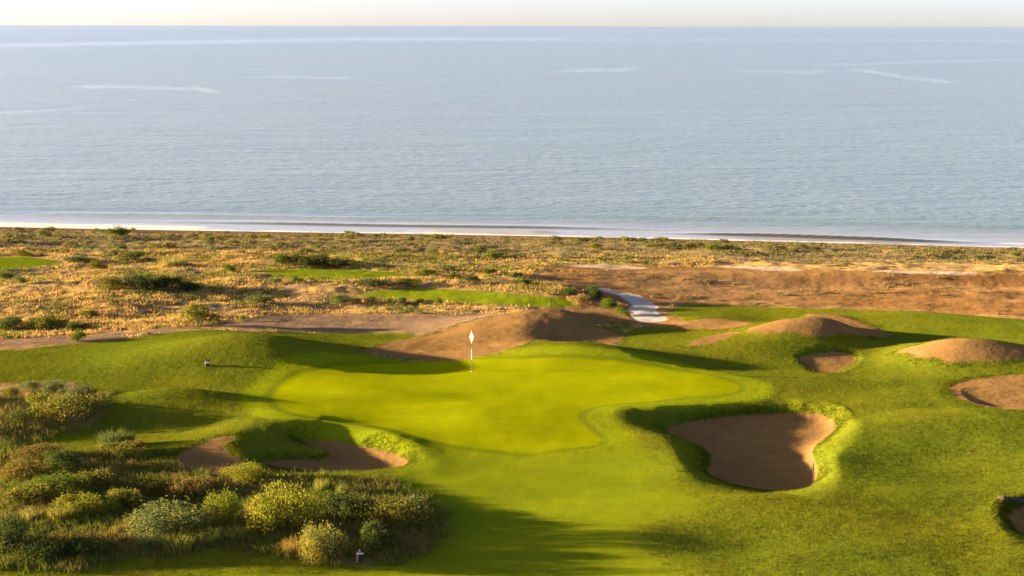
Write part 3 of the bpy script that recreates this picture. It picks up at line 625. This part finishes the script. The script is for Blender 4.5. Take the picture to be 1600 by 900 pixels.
G3 = 'bushes of the dune land'
MID = [(308, 510, 58, 34, C_OLIVE, 'big round bush standing alone behind the left grass mounds'), (125, 536, 34, 16, C_GRN, 'green bush at the back edge of the left grass mounds'),
 (120, 518, 34, 12, C_DARK, 'small dark bush above the green one behind the left mounds'), (70, 516, 70, 20, C_OLIVE, 'long olive bush on the dune land near the left edge'), (18, 520, 60, 20, C_DARK, 'dark wide bush on the dune land cut by the left edge'),
 (172, 455, 42, 18, C_OLIVE, 'olive left end of the long dark thicket on the dunes'), (215, 454, 56, 22, (0.075, 0.085, 0.03), 'left middle of the long dark thicket on the dunes'), (258, 456, 58, 22, C_DARK, 'right middle of the long dark thicket on the dunes'), (295, 458, 46, 16, C_DARK, 'right end of the long dark thicket on the dunes'),
 (450, 418, 54, 18, C_DARK, 'left bush of the dark hedge behind the grass strip'), (490, 419, 54, 18, (0.06, 0.07, 0.025), 'middle bush of the dark hedge behind the grass strip'), (528, 420, 44, 13, C_DARK, 'right bush of the dark hedge behind the grass strip'),
 (180, 372, 38, 15, (0.085, 0.12, 0.02), 'bright green bush by the beach at the left'), (358, 428, 24, 13, C_GRN, 'green bush on the dunes between thicket and dark hedge'), (205, 410, 44, 12, C_DARK, 'dark bush on the far sand hump near the left'),
 (432, 446, 22, 11, C_GREY, 'grey bush below the left end of the grass strip'), (465, 444, 18, 11, C_DARK, 'dark bush below the middle of the grass strip'), (140, 496, 30, 10, C_OLIVE, 'low bush in the golden grass, centre of the left dunes'), (178, 480, 16, 10, C_GRN, 'small green bush in the golden grass'),
 (380, 502, 14, 8, C_GRN, 'tiny bush on the sand flat right of the lone big bush'), (405, 475, 50, 13, C_GREY, 'wide grey bush on the dunes above the sand flat'), (535, 478, 44, 12, C_GREY, 'grey bush left of the nearer grass strip'),
 (585, 452, 60, 14, (0.085, 0.09, 0.035), 'olive bushy hummock above the left end of the nearer grass strip'), (640, 450, 50, 12, C_OLIVE, 'olive bush above the nearer grass strip, left'), (668, 432, 40, 10, C_GRN, 'green bush on the hump right of the farther grass strip'),
 (712, 438, 20, 12, C_DARK, 'dark round bush on the hump above the nearer grass strip'), (735, 440, 30, 9, C_DARK, 'flat dark bush next to the dark round bush'), (766, 430, 26, 11, (0.06, 0.09, 0.025), 'rich green bush on the hump, left one of three'), (790, 432, 20, 9, C_DARK, 'dark bush on the hump, middle one of three'), (808, 436, 28, 10, C_GREY, 'grey green bush on the hump, right one of three'),
 (700, 424, 32, 9, C_GREY, 'grey bush on the crest of the hump left of the plain'), (820, 446, 30, 10, C_DARK, 'dark bush above the right end of the nearer grass strip'), (892, 462, 34, 12, C_DARK, 'dark bush on the slope left of the path top'), (925, 468, 44, 18, C_DARK, 'largest dark bush beside the path'), (948, 484, 40, 14, C_GRN, 'green bush where the path bends'), (905, 476, 34, 14, C_STRAW, 'straw coloured bush near the path'), (972, 494, 36, 10, C_GRN, 'low green bush beside the lower end of the path'),
 (630, 476, 24, 10, C_GREY, 'grey bush below the nearer grass strip, centre left'), (610, 474, 16, 9, C_OLIVE, 'small olive bush below the nearer grass strip'), (578, 474, 16, 9, C_GRN, 'small green bush at the left tip of the nearer grass strip'), (688, 478, 14, 9, C_DARK, 'small dark bush below the nearer grass strip, right'), (655, 473, 16, 8, C_OLIVE, 'small brown olive bush touching the nearer grass strip'),
 (10, 440, 26, 12, C_DARK, 'dark bush under the turf patch at the left edge'), (30, 448, 28, 12, C_GREY, 'grey bush right of the dark one under the turf patch'), (150, 424, 30, 14, C_OLIVE, 'olive bush right of the turf patch'), (30, 402, 40, 8, C_OLIVE, 'flat bush behind the turf patch'), (120, 412, 60, 8, C_GREY, 'flat grey bush at the right tip of the turf patch')]
for u, v, w, h, c, lab in MID: plant('brush' if w > 20 else 'far', u, v, w, h * 1.15, c, lab, G3, parts=w > 30)

# small shrubs of the strip behind the beach, the nearest ones one by one
n = 0; G4 = 'small shrubs in the strip behind the beach'
BEACH = {}
while n < 250:
    x = random.uniform(-66, 62); sh = random.uniform(11, 46); y = float(shore_y(np.array(x))) - sh
    u = 800 + F * x / y
    if not -20 < u < 1620: continue
    if sh > 34 and u > 850: continue
    d = fbm(np.array([x * 0.12]), np.array([y * 0.12]), 91, 2)[0]
    if random.random() > 0.55 + 0.9 * d: continue
    z = float(SURF(np.array([x]), np.array([y]))[0]); w = random.uniform(0.6, 1.7) * random.uniform(0.7, 1.15); h = w * random.uniform(0.24, 0.4)
    o = bpy.data.objects.new('dune_shrub', random.choice(FAR)); COL.objects.link(o)
    o.location = (x, y, z - 0.04); o.rotation_euler = (0, 0, random.uniform(0, 6.28)); o.scale = (w, w, h / 0.56)
    cn, c = random.choice((('grey', C_GREY), ('grey green', (0.125, 0.125, 0.05)), ('pale green', (0.15, 0.145, 0.06)), ('olive', C_OLIVE), ('green', C_GRN), ('straw coloured', (0.17, 0.15, 0.06))))
    sz = 'tiny' if w < 0.75 else ('small' if w < 1.15 else 'wide')
    pl = next(t for lim, t in ((130, 'above the far left turf patch'), (330, 'above the long dark thicket'), (560, 'above the dark hedge'), (740, 'above the nearer grass strip'), (900, 'above the large sand dune'), (1120, 'above the top of the path'), (1340, 'above the rounded sand mound'), (9999, 'near the right edge')) if u < lim)
    row = 'by the beach' if sh < 22 else ('midway inland' if sh < 34 else 'farthest from the beach'); o.color = (c[0] * 1.6, c[1] * 1.55, c[2] * 1.5, 1)
    tag(o, f'{sz} {cn} shrub {row}, {pl}', 'shrub', G4); n += 1; BEACH.setdefault(o['label'], []).append((u, o))

for lab, lst in BEACH.items():                                    # look-alikes side by side: say which of them
    lst.sort(key=lambda e: e[0]); k = len(lst)
    if k > 1:
        for i, (u, o) in enumerate(lst):
            o['label'] = lab + ', ' + ({2: ('left one', 'right one'), 3: ('left one', 'middle one', 'right one')}.get(k) or ('leftmost', 'second from left', 'third from left', 'fourth from left', 'fifth from left', 'sixth from left'))[min(i, 5)]
# ------------------------------------------------------------------ grasses nobody could count
def scatter(n, box, mask):
    out = np.empty((0, 2))
    while len(out) < n:
        t = rng.uniform(0, 1, (n * 2, 2)); y = 1 / (1 / box[2] + t[:, 1] * (1 / box[3] - 1 / box[2])); y = box[2] + (box[3] - box[2]) * t[:, 1] if box[4] else y
        x = (box[0] + (box[1] - box[0]) * t[:, 0]) * y
        p = np.stack([x, y], 1); m = mask(x, y); out = np.concatenate([out, p[rng.uniform(0, 1, len(p)) < m]])
        if not len(out): break
    return out[:n]
def grass_stuff(name, label, n_tufts, per, hgt, wid, box, mask, mat, spread=0.10, lean=0.35):
    c = scatter(n_tufts, box, mask); k = len(c)
    th = rng.uniform(0.55, 1.25, k)
    p = np.repeat(c, per, 0) + rng.normal(0, spread, (k * per, 2)); z = land_z(p[:, 0], p[:, 1]) - 0.01
    N_ = k * per; h = np.repeat(th, per) * rng.uniform(hgt[0], hgt[1], N_)
    Vv, T = blade_arrays(np.column_stack([p, z]), h, rng.uniform(0.7, 1.3, N_) * wid, rng.uniform(0, lean, N_), rng.uniform(0, 6.28, N_), rng.uniform(0, 0.4, N_))
    me = tris_mesh(name, Vv, T); me.materials.append(mat)
    o = bpy.data.objects.new(name, me); COL.objects.link(o); return tag(o, label, 'grass', kind='stuff')
def not_special(x, y):
    q = np.max([sdf(x, y, POLY[k], 2.0) for k in ('turf', 'plain', 'flat', 'path', 'dune', 'far_green', 'far_green_b', 'far_green_c', 'scar_b')], 0)
    return q
POSTP = ground(563, 882)
GOLD = mat_leaf('dry_grass', 0.3, ((0.46, 0.29, 0.085), (0.64, 0.44, 0.16), (0.34, 0.28, 0.065), 0.35))
FOREG = mat_leaf('scrub_grass', 0.3, ((0.16, 0.15, 0.035), (0.32, 0.265, 0.07), (0.15, 0.195, 0.025), 0.5))
TURFG = mat_leaf('rough_blades', 0.35, ((0.095, 0.13, 0.010), (0.145, 0.18, 0.012), (0.15, 0.145, 0.012), 0.45))
grass_stuff('dry_grass', 'dry golden grass covering the dune land', 9000, 7, (0.07, 0.22), 0.05, (-0.34, 0.12, 94, 146, True), lambda x, y: (not_special(x, y) < -0.2) * np.clip(0.55 + 1.2 * fbm(x * 0.2, y * 0.25, 101, 3), 0.05, 1), GOLD, 0.16)
grass_stuff('strip_grass', 'tufty grass between the small shrubs behind the beach', 4000, 6, (0.07, 0.20), 0.06, (-0.36, 0.36, 138, 176, True), lambda x, y: (not_special(x, y) < -0.2) * (shore_y(x) - y > 10) * (shore_y(x) - y < 48) * np.clip(0.5 + 1.2 * fbm(x * 0.15, y * 0.2, 111, 3), 0, 1), mat_leaf('strip_blades', 0.3, ((0.24, 0.195, 0.08), (0.42, 0.31, 0.13), (0.19, 0.18, 0.07), 0.3)), 0.2)
grass_stuff('scrub_grass', 'dry and green grass filling the foreground scrub', 11000, 8, (0.10, 0.38), 0.022, (-0.36, -0.03, 55, 82, False), lambda x, y: sstep(0.7, -0.1, not_special(x, y) + 0.5 * fbm(x * 0.6, y * 0.6, 171, 3)) * (np.hypot(x - POSTP[0], y - POSTP[1] + 0.2) > 0.8), FOREG, 0.10)
def rough_mask(x, y):
    t = sdf(x, y, POLY['turf'], 3.0); g = sdf(x, y, POLY['green'], 3.0); f = sdf(x, y, POLY['fairway'], 3.0)
    m = (t > 0) * (g < -1.6) * (f < 0.2) * 1.0
    b = np.max([sdf(x, y, sp, 3.0) for nm, sp, lp, zs in BK], 0); dn = np.max([sdf(x, y, POLY[k], 2.0) for k in ('dune', 'dune_b', 'dune_c', 'dune_d', 'scar', 'scar_b')], 0)
    m = m * (b < -0.03) * (dn < -0.05)
    near = np.maximum(sstep(-1.1, -0.05, b), sstep(-0.9, -0.05, dn))
    return m * (0.18 + 0.6 * near)
def edge_mask(x, y):
    b = np.max([sdf(x, y, sp, 3.0) for nm, sp, lp, zs in BK], 0); dn = np.max([sdf(x, y, POLY[k], 2.0) for k in ('dune', 'dune_b', 'dune_c', 'dune_d', 'scar', 'scar_b')], 0)
    q = np.maximum(b, dn); return (sdf(x, y, POLY['green'], 2.0) < -0.4) * (q < 0.04) * sstep(-0.8, -0.05, q) * np.where(dn > b, 0.55, 1.0) * np.clip(0.5 + 1.4 * fbm(x * 0.5, y * 0.5, 161, 2), 0, 1)
grass_stuff('rough_grass', 'short tufty rough grass on the mounds of the course', 24000, 4, (0.025, 0.06), 0.02, (-0.34, 0.34, 54, 100, False), rough_mask, TURFG, 0.06, 0.6)

grass_stuff('edge_grass', 'shaggy grass hanging over bunker lips and the edges of the sand mounds', 6500, 6, (0.03, 0.095), 0.022, (-0.34, 0.34, 60, 104, False), lambda x, y: edge_mask(x, y), TURFG, 0.08, 0.7)
# low scrub that closes the gaps between the bushes
def scrub_stuff(name, label, n_c, leaves, size, leaf, box, mask, mat):
    c = scatter(n_c, box, mask); k = len(c); sz = rng.uniform(size[0], size[1], k)
    d = rand_dirs(k * leaves, 0.5); d[:, 2] = np.abs(d[:, 2]); rr = np.repeat(sz, leaves) * rng.uniform(0.35, 1.0, k * leaves)
    ctr = np.column_stack([c, land_z(c[:, 0], c[:, 1])]); p = np.repeat(ctr, leaves, 0) + d * rr[:, None] * np.array([1.2, 1.2, 0.7])
    ax = rand_dirs(len(p), 0.3); sd = np.cross(ax, rand_dirs(len(p))); sd /= np.linalg.norm(sd, axis=1, keepdims=True) + 1e-9
    L = (leaf * rng.uniform(0.6, 1.4, len(p)))[:, None]
    Vv = np.stack([p, p + ax * L * 0.5 + sd * L * 0.3, p + ax * L, p + ax * L * 0.5 - sd * L * 0.3], 1).reshape(-1, 3)
    me = quads_mesh(name, Vv, np.arange(len(Vv)).reshape(-1, 4), False); me.materials.append(mat)
    o = bpy.data.objects.new(name, me); COL.objects.link(o); return tag(o, label, 'scrub', kind='stuff')
SCR = mat_leaf('low_scrub_leaf', 0.3, ((0.15, 0.16, 0.04), (0.26, 0.245, 0.07), (0.19, 0.22, 0.03), 0.4))
SCRF = mat_leaf('beach_scrub_leaf', 0.3, ((0.13, 0.135, 0.06), (0.22, 0.20, 0.085), (0.17, 0.165, 0.05), 0.25))
scrub_stuff('foreground_scrub', 'low tangled scrub between the foreground bushes', 700, 90, (0.10, 0.34), 0.055, (-0.36, -0.03, 55, 82, False), lambda x, y: (not_special(x, y) < -0.25) * 1.0, SCR)
scrub_stuff('beach_scrub', 'low grey green scrub covering the strip behind the beach', 1500, 34, (0.15, 0.45), 0.13, (-0.36, 0.36, 138, 178, True), lambda x, y: (not_special(x, y) < -0.2) * (shore_y(x) - y > 9) * (shore_y(x) - y < 50) * np.clip(0.45 + 1.3 * fbm(x * 0.13, y * 0.16, 131, 3), 0, 1), SCRF)
scrub_stuff('dune_scrub', 'low olive scrub scattered through the dry dune grass', 1500, 34, (0.12, 0.42), 0.11, (-0.34, 0.09, 96, 144, True), lambda x, y: (not_special(x, y) < -0.2) * np.clip(0.25 + 1.6 * fbm(x * 0.16, y * 0.2, 141, 3), 0, 1), SCR)
scrub_stuff('plain_scrub', 'sparse dry scrub on the bare brown plain', 260, 30, (0.08, 0.26), 0.09, (0.02, 0.36, 108, 130, True), lambda x, y: (sdf(x, y, POLY['plain'], 2.0) > -0.5) * (sdf(x, y, POLY['path'], 2.0) < -0.5) * (np.max([sdf(x, y, POLY[k], 2.0) for k in POLY if k.startswith('track')], 0) < -0.2) * np.clip(2.2 * fbm(x * 0.14, y * 0.35, 151, 3), 0, 1), mat_leaf('plain_scrub_leaf', 0.3, ((0.26, 0.18, 0.07), (0.36, 0.25, 0.10), (0.2, 0.17, 0.07), 0.3)))

# ------------------------------------------------------------------ things on the course
def part(name, bm, mat, parent, loc=(0, 0, 0)):
    me = bpy.data.meshes.new(name); bm.normal_update(); bm.to_mesh(me); bm.free(); me.materials.append(mat)
    o = bpy.data.objects.new(name, me); o.parent = parent; o.location = loc; COL.objects.link(o); return o
def bx(sx, sy, sz, z0=0.0, bev=0.01, x0=0.0, y0=0.0):
    bm = bmesh.new(); bmesh.ops.create_cube(bm, size=1)
    for v in bm.verts: v.co = Vector((v.co.x * sx + x0, v.co.y * sy + y0, v.co.z * sz + z0 + sz / 2))
    bmesh.ops.bevel(bm, geom=bm.edges[:], offset=bev, segments=1, affect='EDGES'); return bm
def tube(r0, r1, h, z0=0.0, n=10):
    bm = bmesh.new(); bmesh.ops.create_cone(bm, cap_ends=True, segments=n, radius1=r0, radius2=r1, depth=h)
    for v in bm.verts: v.co.z += z0 + h / 2
    return bm
WHITE = simple('white_paint', (0.80, 0.78, 0.74), 0.5, 0.04); DARKP = simple('dark_paint', (0.05, 0.045, 0.04), 0.5, 0.2); CLOTH = simple('flag_cloth', (0.82, 0.80, 0.76), 0.8, 0.05)
POST = simple('post_wood', (0.34, 0.23, 0.12), 0.8, 0.25); BLACK = simple('black_plastic', (0.02, 0.02, 0.025), 0.4, 0.3); STONE = simple('rock', (0.06, 0.05, 0.048), 0.9, 0.35, 6.0); METAL = simple('rake_metal', (0.16, 0.17, 0.19), 0.4)
def root_at(name, u, v, label, cat):
    x, y, z = ground(u, v); r = bpy.data.objects.new(name, None); COL.objects.link(r); r.location = (x, y, z); return tag(r, label, cat)
fl = root_at('flagstick', 738, 581, 'white golf flag hanging limp on a banded pole in the green', 'flag')
TOT = 65 * math.hypot(fl.location.y, CZ - 5) / F
zb = [0, 0.30, 0.54, 0.69, 1.0]
for k, m_ in enumerate((DARKP, WHITE, DARKP, WHITE)):
    part('pole_band', tube(0.019, 0.019, (zb[k + 1] - zb[k]) * TOT, zb[k] * TOT), m_, fl)
fl.rotation_euler = (0, 0, R(-38))
part('cup_rim', tube(0.055, 0.055, 0.01, 0.0, 16), WHITE, fl)
bm = bmesh.new(); rows = []                                        # limp cloth: folds hang from the top of the pole
for i in range(13):
    t = i / 12; zz = TOT * (0.995 - 0.29 * t); wd = 0.03 + 0.17 * math.sin(math.pi * min(1, t * 0.95 + 0.03)) ** 1.2
    row = []
    for j in range(9):
        q = j / 8 - 0.45; row.append(bm.verts.new((q * wd * 1.3, 0.016 * math.sin(j * 1.9 + t * 2) - 0.02, zz - 0.03 * abs(q))))
    rows.append(row)
for a, b in zip(rows, rows[1:]):
    for j in range(8): bm.faces.new((a[j], a[j + 1], b[j + 1], b[j]))
bmesh.ops.solidify(bm, geom=bm.faces[:], thickness=0.006)
part('flag', bm, CLOTH, fl)
sg = root_at('marker_post', 563, 882, 'short wooden post with small white sign plate at the foot of the bushes', 'post')
part('post', bx(0.085, 0.07, 0.42, -0.02), POST, sg, (-0.07, 0, 0)); part('sign_plate', bx(0.23, 0.03, 0.055, 0.32, 0.004), WHITE, sg, (0.03, -0.055, 0)); part('sign_panel', bx(0.15, 0.02, 0.25, 0.02, 0.004), BLACK, sg, (0.05, -0.01, 0)); part('cap', bx(0.06, 0.06, 0.05, 0.41, 0.01), WHITE, sg, (0.01, 0, 0))
tm = root_at('marker_box', 325, 573, 'small dark marker with white band on the left grass mound', 'marker')
part('base', bx(0.17, 0.14, 0.16, -0.02), BLACK, tm); part('band', bx(0.22, 0.16, 0.06, 0.14, 0.008), WHITE, tm)
for s_x in (-1, 1): part('knob', bx(0.065, 0.09, 0.13, 0.20, 0.015, s_x * 0.06), BLACK, tm)
part('divider', bx(0.03, 0.05, 0.11, 0.20, 0.006), WHITE, tm)
rk = root_at('bunker_rake', 1268, 738, 'thin rake lying at the sunlit right rim of the large bunker', 'rake'); rk.location.z += 0.06; rk.rotation_euler = (R(4), R(0), R(-8))
h_ = tube(0.012, 0.012, 1.0, 0.0, 8); bmesh.ops.rotate(h_, verts=h_.verts[:], cent=(0, 0, 0), matrix=__import__('mathutils').Matrix.Rotation(R(-90), 3, 'X')); part('handle', h_, METAL, rk)
part('head', bx(0.42, 0.03, 0.03, -0.02, 0.004), METAL, rk)
for k in range(7): part('tine', tube(0.006, 0.003, 0.06, -0.075, 5), METAL, rk, (-0.18 + 0.06 * k, 0, 0))
def rock(u, v, w, h, label, mat=STONE):
    x, y, z = ground(u, v); ppm = F / math.hypot(y, CZ - z); bm = bmesh.new(); bmesh.ops.create_icosphere(bm, subdivisions=3, radius=1)
    for q in bm.verts:
        f = 1 + 0.22 * float(fbm(np.array([q.co.x * 1.3 + u]), np.array([q.co.y * 1.3 + q.co.z * 0.9 + v]), 121, 3)[0]) * 1.6
        q.co = Vector((q.co.x * w / ppm / 2 * f, q.co.y * w / ppm / 3 * f, max(-0.3, q.co.z) * h / ppm * 0.8 * f))
    me = bpy.data.meshes.new('rock'); bm.to_mesh(me); bm.free(); me.materials.append(mat); o = bpy.data.objects.new('rock', me); COL.objects.link(o); o.location = (x, y, z); tag(o, label, 'rock', 'stones on the rim of the corner bunker')
rock(1569, 778, 18, 6, 'leftmost stone on the rim of the lower right bunker'); rock(1583, 780, 18, 6, 'middle stone on the rim of the lower right bunker'); rock(1597, 784, 18, 7, 'stone on the bunker rim, cut by the right edge')
